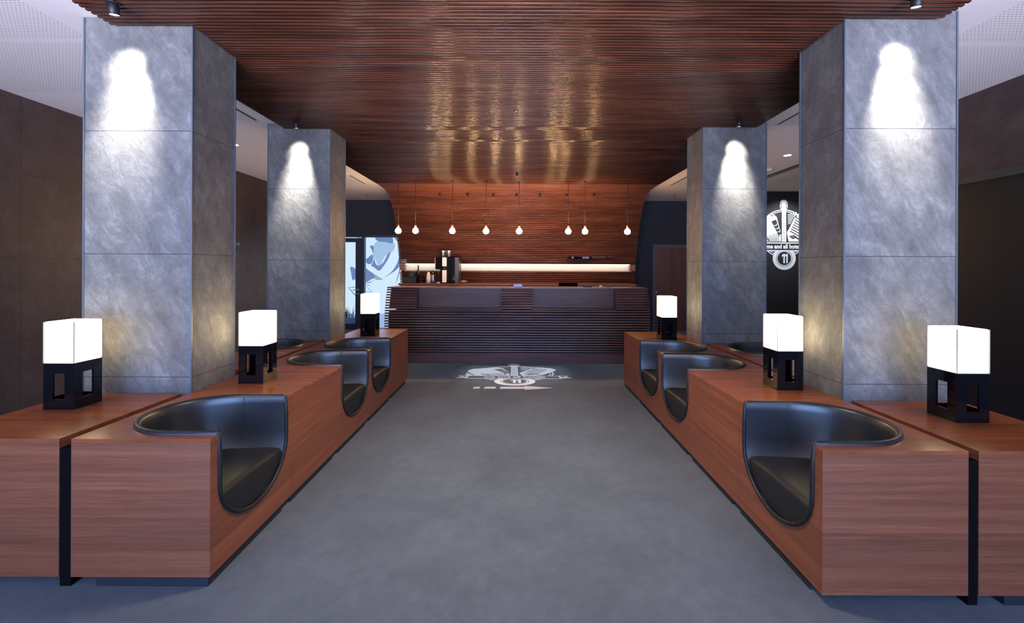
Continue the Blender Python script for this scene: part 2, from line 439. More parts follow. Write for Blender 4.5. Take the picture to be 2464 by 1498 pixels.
def gline(pts, w, mat):
    q = [G(*p) for p in pts]
    L = []; R = []
    for i, p in enumerate(q):
        a = q[max(i-1,0)]; c = q[min(i+1,len(q)-1)]
        dx, dz = c[0]-a[0], c[1]-a[1]; l = math.hypot(dx,dz) or 1
        ww = w * (1 - abs(2*i/(len(q)-1)-1)**2*0.75)
        L.append((p[0]-dz/l*ww, p[1]+dx/l*ww)); R.append((p[0]+dz/l*ww, p[1]-dx/l*ww))
    MB().prism(L + R[::-1], 'y', 0.004, 0.006).build('brush_line', mat, gp)
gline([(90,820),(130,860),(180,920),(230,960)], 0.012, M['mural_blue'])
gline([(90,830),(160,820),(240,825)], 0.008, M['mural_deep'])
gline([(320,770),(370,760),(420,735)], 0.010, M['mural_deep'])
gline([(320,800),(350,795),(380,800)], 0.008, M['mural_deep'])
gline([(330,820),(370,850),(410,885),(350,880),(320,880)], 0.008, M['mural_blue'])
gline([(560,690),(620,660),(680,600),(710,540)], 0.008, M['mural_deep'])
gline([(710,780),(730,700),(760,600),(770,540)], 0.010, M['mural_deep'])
# pavement and kerb outside
pv = struct(MB().box((-6.5, YB+0.16, -0.12), (-1.5, YB+4.5, -0.02)).build('pavement', simple('pavement_slabs', (0.62,0.66,0.70), 0.8)), 'sunlit pavement outside the glass door')
pl = thing('bollard_planter', 'blue-grey planter trough with grass outside the glass door', 'planter', (-4.15, YB+0.30, -0.02))
MB().prism([(-0.30,0),(0.30,0),(0.36,0.30),(-0.36,0.30)], 'y', -0.07, 0.07).build('trough', M['paper'], pl)
gb = MB()
for i in range(60):
    x = random.uniform(-0.32, 0.32); h = random.uniform(0.12, 0.30); dx = random.uniform(-0.07, 0.07); y = random.uniform(-0.05, 0.05)
    gb.tube([(x,y,0.29),(x+dx*0.4,y,0.29+h*0.6),(x+dx,y,0.29+h)], [0.006,0.005,0.001], 4)
gb.build('grass', simple('planter_grass', (0.10,0.22,0.12), 0.7), pl)

# ---- timber door, back right
d2 = MB()
d2.box((DR0, YB-0.015, 0), (DR0+0.055, YB+0.12, DRH)).box((DR1-0.055, YB-0.015, 0), (DR1, YB+0.12, DRH)).box((DR0+0.055, YB-0.015, DRH-0.055), (DR1-0.055, YB+0.12, DRH))
do = struct(d2.build('door_2', simple('door_frame_grey', (0.075,0.068,0.085), 0.4)), 'dark brown timber door in a grey steel frame')
dl = MB().box((DR0+0.058, YB+0.005, 0.008), (DR1-0.058, YB+0.05, DRH-0.058)).build('door_leaf', M['door_wood'], do)
hb = MB().tube([(DR0+0.10, YB+0.0, 0.95), (DR0+0.10, YB-0.05, 0.95), (DR0+0.22, YB-0.05, 0.95)], 0.010)
hb.lathe([(0.024,-0.004),(0.024,0.004)], (DR0+0.10, YB+0.0, 0.95), 16, 'y').lathe([(0.02,-0.004),(0.02,0.004)], (DR0+0.10, YB+0.0, 0.86), 16, 'y')
hb.build('door_handle', M['steel'], dl)

# ------------------------------------------------------------------ stone columns
COLS = {'ln': (-2.82, 2.92), 'lf': (-2.82, 5.07), 'rn': (2.045, 2.81), 'rf': (2.045, 4.96)}
CW, CD = 0.70, 0.44
col_labels = {
 'ln': 'grey slate column nearest on the left, behind the lamp table at the frame edge',
 'lf': 'grey slate column on the left standing nearer the glass door',
 'rn': 'grey slate column nearest on the right, beside the black lower wall panel',
 'rf': 'grey slate column on the right standing nearer the brown timber door'}
proto_col = thing('stone_column', '', 'column')
hw, hd = CW/2, CD/2
MB().box((-hw, -hd, 0), (hw, hd, ZC)).build('cladding', M['slate'], proto_col, bevel=0.003)
for sx in (-1, 1):
    for sy in (-1, 1):
        MB().box((sx*hw-0.006 if sx<0 else hw-0.004, sy*hd-0.006 if sy<0 else hd-0.004, 0.0), (sx*hw+0.004 if sx<0 else hw+0.006, sy*hd+0.004 if sy<0 else hd+0.006, ZC-0.005)).build('corner_trim', M['alu'], proto_col)
for k, (x, y) in COLS.items():
    place(proto_col, (x+hw, y+hd, 0), 0, col_labels[k], 'square slate clad columns')

# ------------------------------------------------------------------ slatted wooden canopy
CX = 2.62; ZS = 3.07
canopy = thing('slatted_canopy', 'red-brown slatted wood canopy sweeping from the ceiling down behind the counter', 'canopy', (0, 10.1, 0))
prof = [(8.30,3.07),(8.60,3.068),(8.90,3.045),(9.15,2.96),(9.36,2.80),(9.54,2.58),(9.70,2.28),(9.85,1.90),(9.96,1.55),(10.03,1.2),(10.07,0.8),(10.09,0.4),(10.10,0.0)]
# arc-length sampling of the back profile
def resample(p, step):
    out = []; acc = 0.0; nxt = 0.0
    fine = []
    for i in range(len(p)-1):
        for j in range(20):
            t = j/20.0
            p0 = p[max(i-1,0)]; p1 = p[i]; p2 = p[i+1]; p3 = p[min(i+2,len(p)-1)]
            fine.append(tuple(0.5*((2*p1[a]) + (-p0[a]+p2[a])*t + (2*p0[a]-5*p1[a]+4*p2[a]-p3[a])*t*t + (-p0[a]+3*p1[a]-3*p2[a]+p3[a])*t**3) for a in (0,1)))
    fine.append(p[-1])
    for i in range(len(fine)-1):
        a, c = fine[i], fine[i+1]; l = math.hypot(c[0]-a[0], c[1]-a[1])
        while nxt <= acc + l and l > 0:
            t = (nxt-acc)/l
            out.append((a[0]+(c[0]-a[0])*t, a[1]+(c[1]-a[1])*t, (c[0]-a[0])/l, (c[1]-a[1])/l)); nxt += step
        acc += l
    return out
def slat_section(w, h, r=0.004):
    # rounded face towards the room (negative n), local coordinates (t along profile, n depth)
    pts = []
    pts += [(-w/2, h), (-w/2, 0.004), (-w/2+0.0015, 0.0012), (-w/4, 0.0002), (0, 0.0), (w/4, 0.0002), (w/2-0.0015, 0.0012), (w/2, 0.004), (w/2, h)]
    return pts
def add_slat(mb, y, z, ty, tz, x0, x1, w, h, smooth=True):
    # normal pointing away from the room (up / backwards)
    ny, nz = -tz, ty
    if nz < 0 or (abs(nz) < 1e-6 and ny < 0): ny, nz = -ny, -nz
    if ty < 0.3 and ny < 0: ny, nz = -ny, -nz
    sec = slat_section(w, h); n = len(mb.v); k = len(sec)
    for x in (x0, x1):
        for t, d in sec: mb.v.append((x, y + ty*t + ny*d, z + tz*t + nz*d))
    for i in range(k-1):
        mb.f.append((n+i, n+i+1, n+k+i+1, n+k+i)); mb.sm.append(True if 1 <= i <= 6 else False)
    mb.f.append((n+k-1, n, n+k, n+2*k-1)); mb.sm.append(False)
    mb.f.append(tuple(range(n+k-1, n-1, -1))); mb.sm.append(False)
    mb.f.append(tuple(range(n+k, n+2*k))); mb.sm.append(False)
def xsegs(y):
    segs = [(-CX, CX)]
    for x, yc in COLS.values():
        if yc-0.03 < y < yc+CD+0.03:
            out = []
            for a, c in segs:
                if x-0.02 > a: out.append((a, min(c, x-0.02)))
                if x+CW+0.02 < c: out.append((max(a, x+CW+0.02), c))
            segs = [s for s in out if s[1]-s[0] > 0.01]
    return segs
PITCH = 0.0392
flat = MB(); y = -1.0
while y < 8.30:
    for a, c in xsegs(y): add_slat(flat, y, ZS, 1, 0, a, c, 0.025, 0.045)
    y += PITCH
curve = MB()
ylast = y
NICHE = (1.455, 1.60)
for (py, pz, ty, tz) in resample(prof, 0.0425):
    if py < ylast - 0.012: continue
    if NICHE[0]-0.012 < pz < NICHE[1]+0.012: continue
    if pz < 0.02: continue
    add_slat(curve, py, pz, ty, tz, -CX, CX, 0.0235, 0.045)
def shift(mb, off): mb.v = [(x-off[0], y-off[1], z-off[2]) for x, y, z in mb.v]; return mb
cl = (0, 10.1, 0)
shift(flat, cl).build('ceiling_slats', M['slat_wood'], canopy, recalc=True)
shift(curve, cl).build('wall_slats', M['wall_slat_lit'], canopy, recalc=True)
# dark backing behind the slats
bk = MB()
for seg in [(-1.1, COLS['rn'][1]-0.03), (COLS['lf'][1]+CD+0.03, 8.35)]:
    bk.box((-CX+0.03, seg[0], ZS+0.046), (CX-0.03, seg[1], ZS+0.058))
bk.box((-2.09, COLS['rn'][1]-0.03, ZS+0.046), (2.02, COLS['lf'][1]+CD+0.03, ZS+0.058))
bk.box((-CX+0.03, 3.40, ZS+0.046), (-2.09, 4.93, ZS+0.058)); bk.box((2.02, 3.29, ZS+0.046), (CX-0.03, 4.93, ZS+0.058))
pr = resample(prof, 0.12)
rows = []
def nrm(ty, tz):
    ny, nz = -tz, ty
    return (ny, nz)
fa = []; fb = []
for (py, pz, ty, tz) in pr:
    ny, nz = nrm(ty, tz)
    fa.append((py + ny*0.046, min(pz + nz*0.046, 3.128))); fb.append((py + ny*0.058, min(pz + nz*0.058, 3.139)))
lo = [i for i, p in enumerate(fa) if p[1] < NICHE[0]]; hi = [i for i, p in enumerate(fa) if p[1] > NICHE[1]]
for ids in (hi, lo):
    pa = [fa[i] for i in ids]; pb = [fb[i] for i in ids]
    bk.prism(pa + pb[::-1], 'x', -CX+0.03, CX-0.03)
shift(bk, cl).build('backing', M['backing'], canopy)
# illuminated niche
nb = MB()
nb.box((-2.50, 10.075, NICHE[0]-0.012), (2.50, 10.09, NICHE[1]+0.02))
no_ = shift(nb, cl).build('niche', simple('niche_plaster', (0.62,0.60,0.52), 0.7), canopy, label='cream back of the lit niche')
shift(MB().box((-2.50, 9.955, NICHE[0]-0.018), (2.50, 10.075, NICHE[0]-0.004)), cl).build('niche_shelf', simple('niche_shelf_paint', (0.55,0.45,0.42), 0.5), no_)
shift(MB().box((-2.50, 9.93, NICHE[1]+0.004), (2.50, 10.075, NICHE[1]+0.02)), cl).build('niche_top', M['backing'], no_)
for sx in (-1, 1):
    shift(MB().box((min(sx*2.50, sx*2.53), 9.95, NICHE[0]-0.018), (max(sx*2.50, sx*2.53), 10.08, NICHE[1]+0.02)), cl).build('niche_end', M['wall_slat_lit'], no_)
    shift(MB().box((min(sx*2.53, sx*CX), 9.97, NICHE[0]), (max(sx*2.53, sx*CX), 10.06, NICHE[1]), ), cl).build('niche_cheek', M['wall_slat_lit'], no_)
shift(MB().box((-2.49, 9.985, NICHE[1]-0.010), (2.49, 10.06, NICHE[1]+0.004)), cl).build('light_strip', M['led'], no_)

# ------------------------------------------------------------------ bench units
BW, BL, BH, BZ0 = 0.66, 0.767, 0.70, 0.045
HV = 0.318; US = BW/2       # opening half width, straight part depth
def uhalf(z):
    if z >= 0.46: return HV
    t = min(1.0, (0.46-z)/0.255)
    return HV*math.sqrt(max(0.0, 1-t*t))
def u_curve(n=14):
    pts = [(-HV, BH), (-HV, 0.60), (-HV, 0.46)]
    for i in range(1, n):
        a = PI + PI*i/n
        pts.append((HV*math.cos(a), 0.46 + 0.255*math.sin(a)))
    pts += [(HV, 0.46), (HV, 0.60), (HV, BH)]
    return pts
def d_curve(r=HV, s=0.255, n=18):
    # (u, v): u depth from the aisle face
    pts = [(0.0, -r), (s*0.5, -r), (s, -r)]
    for i in range(1, n):
        a = -PI/2 + PI*i/n
        pts.append((s + r*math.cos(a), r*math.sin(a)))
    pts += [(s, r), (s*0.5, r), (0.0, r)]
    return pts
T = 0.02
def box_shell(mb, L=BL, aisle_poly=None):
    # local frame: x from -BW/2 (back) to +BW/2 (aisle face), y along the row
    hx, hy = BW/2, L/2
    mb.box((-hx, -hy, BZ0), (hx, -hy+T, BH-T)); mb.box((-hx, hy-T, BZ0), (hx, hy, BH-T)); mb.box((-hx, -hy+T, BZ0), (-hx+T, hy-T, BH-T))
    mb.box((-hx+T, -hy+T, BZ0), (hx-T, hy-T, BZ0+T))
def make_plinth(root, L):
    MB().box((-BW/2+0.12, -L/2+0.004, 0), (BW/2-0.010, L/2-0.10, BZ0)).build('plinth', M['plinth'], root)
def make_chair():
    root = thing('booth_seat', '', 'seat')
    hx, hy = BW/2, BL/2
    mb = MB(); box_shell(mb)
    ap = [(-hy+T, BZ0), (hy-T, BZ0), (hy-T, BH-T)] + [(p[0], min(p[1], BH-T)) for p in u_curve()[::-1]] + [(-hy+T, BH-T)]
    ap = [(-hy+T, BZ0), (hy-T, BZ0), (hy-T, BH-T)] + [(y_, min(z_, BH-T)) for y_, z_ in u_curve()[::-1]] + [(-hy+T, BH-T)]
    mb.prism(ap, 'x', hx-T, hx)
    mb.build('body', M['bench_wood'], root, bevel=0.0012)
    tp = [(-hx, -hy), (hx, -hy)] + [(hx-u, v) for u, v in d_curve()] + [(hx, hy), (-hx, hy)]
    tb = MB().prism(tp, 'z', BH-T, BH)
    tb.build('top_panel', M['bench_top'], root, bevel=0.0012)
    make_plinth(root, BL)
    # leather bowl
    levels = [(0.012, 0.690), (0.015, 0.701), (0.011, 0.711), (0.0, 0.716), (-0.011, 0.712), (-0.018, 0.700), (-0.022, 0.66), (-0.026, 0.58), (-0.032, 0.50), (-0.045, 0.44), (-0.065, 0.39), (-0.09, 0.35), (-0.10, 0.30), (-0.11, 0.25), (-0.12, 0.215)]
    rows = []
    for off, z in levels:
        row = []
        k = uhalf(min(z, BH))/HV if z < 0.46 else 1.0
        sag = 0.0 if z > 0.6 else (0.6 - z)*0.12
        for u, v in d_curve(HV+off, 0.255 - max(0, sag), 22):
            f = max(0.0, 1-u/0.25)            # follow the U cut-out near the aisle face
            if off < -0.012 and z < 0.69:
                v = v*(1-f) + f*math.copysign(HV-0.010, v) if abs(v) > 0.2 else v
            kk = 1.0*(1-f) + k*f
            row.append((hx - u - 0.004, v*kk, z))
        rows.append(row)
    bowl = MB().grid(rows).build('backrest', M['leather'], root, recalc=False)
    # piping: around the top and down the cut-out
    path = [(hx-u, v, BH+0.008) for u, v in d_curve(HV+0.002, 0.255, 22)]
    path = path[1:-1]
    uc = u_curve(18)[::-1]
    rim = [(hx-0.004, HV-0.002, BH+0.004)] + [(hx+0.002, y_*0.995, z_-0.004 if z_ > 0.5 else z_) for y_, z_ in uc[1:-1]] + [(hx-0.004, -HV+0.002, BH+0.004)]
    full = path + [(hx-0.02, HV, BH+0.008)] + rim + [(hx-0.02, -HV, BH+0.008)]
    MB().tube(full, 0.0115, 8, closed=True).build('piping', M['seat'], root)
    # seams
    for sv in (-1, 1):
        u = 0.255
        MB().tube([(hx-u, sv*(HV-0.0185), 0.70), (hx-u, sv*(HV-0.0245), 0.60), (hx-u, sv*(HV-0.031), 0.50), (hx-u, sv*(HV-0.044), 0.44)], 0.0016, 5).build('seam', M['black_matt'], bowl)
    # seat cushion with waterfall front
    pr = [(0.53,0.395),(0.50,0.405),(0.42,0.412),(0.30,0.410),(0.18,0.408),(0.09,0.408),(0.055,0.406),(0.03,0.402),(0.016,0.394),(0.009,0.378),(0.008,0.33),(0.008,0.28),(0.008,0.25),(0.008,0.225),(0.009,0.212)]
    rows = []
    for u, z in pr:
        if u > 0.255:
            h = math.sqrt(max(0.0004, (HV-0.03)**2 - (u-0.255)**2))
        else: h = HV-0.03
        h2 = uhalf(z)+0.004 if u < 0.03 else None
        if h2 is not None: h = min(h, h2)
        elif u < 0.1:
            h = min(h, uhalf(z) + (u-0.03)*1.0)
        rows.append([(hx-u, h*t, z - 0.012*abs(t)**4*(1 if z > 0.36 else 0)) for t in [i/8.0-1 for i in range(17)]])
    MB().grid(rows).build('seat_cushion', M['seat'], root, recalc=False)
    return root
def make_table(L):
    root = thing('bench_table', '', 'table')
    hx, hy = BW/2, L/2
    mb = MB(); box_shell(mb, L); mb.box((hx-T, -hy+T, BZ0), (hx, hy-T, BH-T))
    mb.build('body', M['bench_wood'], root, bevel=0.0012)
    MB().box((-hx, -hy, BH-T), (hx, hy, BH)).build('top_panel', M['bench_top'], root, bevel=0.0012)
    make_plinth(root, L)
    return root
chair = make_chair(); table = make_table(BL); table2 = make_table(0.70)
G1, G2 = 'wooden booth seats with round black leather shells', 'wooden block tables in the seating rows'
XLI = -1.455 - BW/2; XRI = 1.385 + BW/2
g = 0.003
def row_y(y0, i, L): return y0 + i*L + L/2
# left inner row (aisle faces +x)
LY, RY, LR = 2.13, 2.03, 0.76
place(chair, (XLI, row_y(LY,0,BL), 0), 0, 'front left booth seat, the largest black shell left of the aisle', G1)
place(table, (XLI, row_y(LY,1,BL)+g, 0), 0, 'wooden block table left of the aisle under the middle left lamp', G2)
place(chair, (XLI, row_y(LY,2,BL)+2*g, 0), 0, 'booth seat left of the aisle just beyond the middle left lamp', G1)
place(chair, (XLI, row_y(LY,3,BL)+3*g, 0), 0, 'farthest booth seat left of the aisle, before the small lamp', G1)
place(table, (XLI, row_y(LY,4,BL)+4*g, 0), 0, 'last wooden block table left of the aisle, nearest the glass door', G2)
# right inner row
place(chair, (XRI, row_y(RY,0,BL), 0), PI, 'front right booth seat, the largest black shell right of the aisle', G1)
place(table, (XRI, row_y(RY,1,BL)+g, 0), PI, 'wooden block table right of the aisle under the middle right lamp', G2)
place(chair, (XRI, row_y(RY,2,BL)+2*g, 0), PI, 'booth seat right of the aisle just beyond the middle right lamp', G1)
place(chair, (XRI, row_y(RY,3,BL)+3*g, 0), PI, 'farthest booth seat right of the aisle, before the small lamp', G1)
place(table2, (XRI, RY+4*BL+0.35+4*g, 0), PI, 'last wooden block table right of the aisle, nearest the timber door', G2)
# outer rows, back to back with the inner ones
XLO = -2.172 - BW/2; XRO = 2.092 + BW/2
place(table, (XLO, row_y(LY,0,BL), 0), PI, 'wooden block table cut by the left edge of the photo', G2)
place(table, (XRO, row_y(RY,0,BL), 0), 0, 'wooden block table cut by the right edge of the photo', G2)
place(table2, (XLO, 3.585+0.35, 0), PI, 'wooden block table between the two left slate columns', G2)
place(chair, (XLO, 5.065-BL/2, 0), PI, 'outward facing booth seat before the farther left slate column', G1)
place(table2, (XRO, 3.46+0.35, 0), 0, 'wooden block table between the two right slate columns', G2)
place(chair, (XRO, 4.945-BL/2, 0), 0, 'outward facing booth seat before the farther right slate column', G1)

for x0, y0, y1, l in ((-2.1705, 2.134, 2.90, 'black filler strip between the two front left wooden blocks'), (2.0475, 2.034, 2.79, 'black filler strip between the two front right wooden blocks')):
    o = MB().box((0, 0, 0), (0.043 if x0 > 0 else 0.053, y1-y0, 0.655)).build('filler_panel', M['filler'])
    o.location = (x0, y0, 0); tag(o, l, 'panel')
# ------------------------------------------------------------------ table lamps
def make_lamp():
    root = thing('table_lamp', '', 'lamp')
    s = 0.0875; H = 0.262; t = 0.010
    base = MB()
    ow = 0.034; z0, z1 = 0.058, 0.205
    # four walls, each with one upright window
    for k in range(4):
        a = k*PI/2
        def R(x, y): return (x*math.cos(a)-y*math.sin(a), x*math.sin(a)+y*math.cos(a))
        def bx(x0, x1, za, zb):
            q = [R(x0, -s), R(x1, -s), R(x1, -s+t), R(x0, -s+t)]
            base.prism(q, 'z', za, zb)
        bx(-s, s-t, 0, z0); bx(-s, s-t, z1, H); bx(-s, -ow, z0, z1); bx(ow, s-t, z0, z1)
    base.box((-s+t, -s+t, 0), (s-t, s-t, 0.012)); base.box((-s+t, -s+t, H-0.012), (s-t, s-t, H))
    base.build('base', M['black_gloss'], root)
    MB().box((-0.012,-0.012,0.012), (0.012,0.012,H-0.012)).build('stem', M['black_gloss'], root)
    sh = MB().box((-s+0.001, -s+0.001, H+0.002), (s-0.001, s-0.001, 0.500)).build('lamp_shade', M['shade'], root, bevel=0.006, label='glowing white square shade')
    e = MB()
    for sx in (-1, 1):
        for sy in (-1, 1):
            e.box((sx*s-0.0016, sy*s-0.0016, H), (sx*s+0.0016, sy*s+0.0016, 0.500))
    e.box((-s-0.001, -s-0.001, H), (s+0.001, s+0.001, H+0.003))
    e.build('shade_edge', simple('shade_edge', (0.22,0.20,0.18), 0.6), sh)
    return root
lamp = make_lamp()
GL = 'square glowing table lamps with black bases'
hs = 0.0875
for (x, y, lab) in (
    (-2.618, 2.563+hs, 'table lamp nearest the left edge, before the large left column'),
    (2.440, 2.400+hs, 'table lamp nearest the right edge, before the large right column'),
    (-1.868, 3.150+hs, 'middle left table lamp beside the side of the large left column'),
    (1.845, 3.030+hs, 'middle right table lamp beside the side of the large right column'),
    (-1.785, 5.360+hs, 'smallest table lamp on the left, before the glass door'),
    (1.725, 5.090+hs, 'smallest table lamp on the right, before the timber door')):
    place(lamp, (x, y, BH+0.0005), 0, lab, GL)

# ------------------------------------------------------------------ reception counter
YC = 7.17
counter = thing('reception_counter', 'long bulging reception counter clad in dark horizontal wood slats', 'counter', (0, YC, 0))
def cprof(z):     # front face y offset for a height
    t = (z-0.62)/0.58
    return -0.13 + 0.16*t*t
CXH = 2.085
s1 = MB(); z = 0.185
zones = [(-CXH, -1.59), (-0.265, 0.252), (1.556, CXH)]
while z < 1.185:
    segs = [(-CXH, CXH)] if z < 0.865 else zones
    for a, c in segs:
        y0 = cprof(z) + (0.0 if z < 0.865 or a != -0.265 else 0.01)
        s1.prism([(y0, z), (y0+0.004, z-0.004), (y0+0.055, z-0.004), (y0+0.055, z+0.017), (y0+0.004, z+0.017)], 'x', a, c)
    z += 0.0405
s1.build('slats', M['counter_wood'], counter)
bp = [(cprof(zz)+0.056, zz) for zz in [0.17+0.05*i for i in range(15)] if zz <= 0.868]
poly = bp + [(0.60, bp[-1][1]), (0.60, 0.17)]
MB().prism(poly, 'x', -CXH+0.05, CXH-0.05).build('body', M['backing'], counter)
MB().box((-CXH+0.04, -0.03, 0), (CXH-0.04, 0.60, 0.168)).build('plinth', M['panel_wood'], counter, bevel=0.002)
for i, (a, c) in enumerate(zones):
    MB().prism([(cprof(0.88)+0.056, 0.862), (cprof(1.18)+0.058, 1.184), (0.45, 1.184), (0.45, 0.862)], 'x', a+(0.05 if i==0 else 0.012), c-(0.05 if i==2 else 0.012)).build('pier', M['counter_wood'], counter)
for a, c in ((-1.60, -0.255), (0.242, 1.566)):
    MB().box((a, 0.10, 0.868), (c, 0.13, 1.184)).build('front_panel', M['panel_wood'], counter, label='smooth recessed panel')
    MB().box((a, cprof(0.86)+0.01, 0.8635), (c, 0.10, 0.872)).build('ledge', M['counter_wood'], counter)
MB().box((-CXH-0.0, 0.015, 1.186), (CXH, 0.52, 1.205)).build('countertop', M['counter_wood'], counter, bevel=0.002)
MB().box((-CXH+0.06, 0.60, 0.0), (CXH-0.06, 0.62, 0.80)).build('rear_panel', M['panel_wood'], counter)
MB().box((-CXH+0.06, 0.45, 0.80), (CXH-0.06, 1.05, 0.83)).build('desk_top', M['panel_wood'], counter, label='lower staff desk behind the front')
for sx in (-1, 1):
    MB().box((min(sx*2.02, sx*1.98), 0.62, 0), (max(sx*2.02, sx*1.98), 1.05, 0.80)).build('side_panel', M['panel_wood'], counter)

# ---- back counter along the slatted wall
back = thing('back_counter', 'low dark wood back counter holding the coffee machine', 'counter', (0, 9.6, 0))
MB().box((-2.45, -0.25, 0), (2.45, 0.28, 1.15)).build('body', M['panel_wood'], back)
MB().box((-2.47, -0.30, 1.152), (2.47, 0.29, 1.19)).build('worktop', M['counter_wood'], back, bevel=0.002)
for i in range(7):
    x0 = -2.44 + i*0.7
    MB().box((x0+0.004, -0.268, 0.08), (x0+0.676, -0.252, 1.145)).build('door', M['panel_wood'], back)
BT = 1.1905
# coffee machine
cm = thing('coffee_machine', 'tall black coffee machine with silver bean hoppers and two white stickers', 'coffee machine', (-1.48, 9.55, BT))
MB().box((-0.13, -0.20, 0.0), (0.17, 0.22, 0.545)).build('body', M['black_gloss'], cm, bevel=0.008)
MB().box((0.172, -0.19, 0.0), (0.255, 0.22, 0.545)).build('side_unit', M['grey_plastic'], cm, bevel=0.006)
MB().box((-0.235, -0.16, 0.29), (-0.132, 0.12, 0.54)).build('dispense_head', M['black_gloss'], cm, bevel=0.01)
MB().box((-0.243, -0.165, 0.30), (-0.236, -0.10, 0.54)).build('chrome_strip', M['steel'], cm)
MB().box((-0.20, -0.18, 0.0), (-0.132, 0.16, 0.03)).build('drip_tray', M['steel'], cm)
MB().tube([(-0.175,-0.13,0.29),(-0.175,-0.14,0.24),(-0.165,-0.14,0.20)], 0.008).build('spout', M['steel'], cm)
for dx in (-0.10, 0.02):
    hp = MB().lathe([(0.052,0.548),(0.058,0.56),(0.062,0.66),(0.066,0.685),(0.060,0.695),(0.0,0.697)], (dx,0,0), 20).build('bean_hopper', M['steel'], cm)
for za, zb in ((0.355,0.540),(0.02,0.275)):
    MB().box((-0.085, -0.206, za), (0.005, -0.201, zb)).build('sticker', M['white_plastic'], cm, label='white sticker')
MB().box((-0.055, -0.206, 0.30), (-0.025, -0.201, 0.33)).build('badge', M['grey_plastic'], cm)
# things left of the machine
t = thing('grinder', 'squat black appliance at the left end of the back counter', 'appliance', (-2.27, 9.55, BT))
MB().box((-0.14, -0.11, 0), (0.13, 0.12, 0.11)).build('base', M['black_matt'], t, bevel=0.01)
MB().box((-0.02, -0.09, 0.112), (0.09, 0.09, 0.24)).build('head', M['black_matt'], t, bevel=0.01)
def bottle(name, label, x, y, prof, mat, cap=None):
    t = thing(name, label, 'bottle' if name != 'drinking_glass' else 'glass', (x, y, BT))
    MB().lathe(prof, (0,0,0), 18).build('vessel', mat, t)
    if cap: MB().lathe(cap[0], (0,0,0), 14).build('cap', cap[1], t)
    return t
bottle('liqueur_bottle', 'dark slim bottle with silver neck right of the black appliance', -2.09, 9.46,
    [(0.0,0),(0.034,0.002),(0.035,0.20),(0.028,0.25),(0.014,0.29),(0.013,0.34)], M['black_gloss'], ([(0.016,0.341),(0.016,0.375),(0.0,0.377)], M['steel']))
bottle('drinking_glass', 'clear tumbler between the dark bottle and the white carafe', -1.97, 9.42,
    [(0.0,0.003),(0.028,0.003),(0.040,0.15),(0.037,0.15),(0.026,0.012),(0.0,0.012)], M['cupglass'])
bottle('white_carafe', 'white ceramic carafe standing left of the coffee machine', -1.87, 9.45,
    [(0.0,0),(0.045,0.002),(0.047,0.10),(0.040,0.17),(0.026,0.21),(0.020,0.235),(0.0,0.24)], M['ceramic'])
t = thing('milk_jug', 'small steel and glass jug directly beside the coffee machine', 'jug', (-1.775, 9.45, BT))
MB().lathe([(0.0,0),(0.045,0.002),(0.048,0.06),(0.038,0.15),(0.042,0.175),(0.038,0.175),(0.034,0.15),(0.0,0.02)], (0,0,0), 20).build('vessel', M['steel'], t)
MB().tube([(0.0,-0.040,0.15),(0.0,-0.075,0.14),(0.0,-0.078,0.07),(0.0,-0.045,0.05)], 0.005).build('handle', M['steel'], t)
MB().lathe([(0.006,0.176),(0.006,0.24),(0.0,0.243)], (0,0,0), 10).build('whisk', M['steel'], t)
t = thing('bread_basket', 'little round straw basket right of the coffee machine', 'basket', (-1.13, 9.45, BT))
MB().lathe([(0.0,0),(0.055,0.002),(0.078,0.035),(0.082,0.05),(0.076,0.05),(0.05,0.012),(0.0,0.01)], (0,0,0), 20).build('bowl', M['straw'], t)
MB().lathe([(0.0,0.068),(0.03,0.062),(0.055,0.045),(0.06,0.03)], (0,0,0), 14).build('cloth', M['straw'], t)

# ---- things on the reception counter (desk behind the front at z .83)
CT = 1.2055
t = thing('desk_monitor', 'black computer monitor rising behind the counter front right of centre', 'monitor', (0.895, YC+0.74, 0.8305))
MB().box((-0.165, -0.012, 0.13), (0.165, 0.012, 0.435)).build('screen', M['filler'], t, bevel=0.004)
MB().box((-0.02, 0.013, 0.01), (0.02, 0.03, 0.25)).build('stand', M['black_matt'], t)
MB().box((-0.10, -0.08, 0.0), (0.10, 0.09, 0.010)).build('foot', M['black_matt'], t)
t = MB().prism([(-0.08,0.0),(0.08,0.0),(0.065,0.045),(-0.062,0.045)], 'y', -0.02, 0.0).build('leaflet_holder', M['paper'])
t.location = (0.01, YC+0.22, CT); tag(t, 'pale blue leaflet stand on the counter above the centre slats', 'leaflet stand')
t = thing('desk_bell', 'tiny shiny white bell on the right part of the counter', 'bell', (1.37, YC+0.20, CT))
MB().lathe([(0.028,0),(0.028,0.006),(0.024,0.02),(0.012,0.03),(0.0,0.033)], (0,0,0), 18).build('dome', M['white_plastic'], t)
MB().lathe([(0.005,0.033),(0.005,0.040),(0.0,0.042)], (0,0,0), 8).build('button', M['steel'], t)
t = MB().box((-0.045,-0.03,0),(0.045,0.03,0.006)).build('room_card', M['grey_plastic']); t.location = (1.49, YC+0.18, CT); tag(t, 'flat grey card beside the white bell on the counter', 'card')
t = MB().box((-0.07,-0.03,0),(0.07,0.03,0.012)).build('notepad', M['black_matt']); t.location = (1.15, YC+0.20, CT); tag(t, 'dark flat notepad between monitor and bell on the counter', 'notepad')

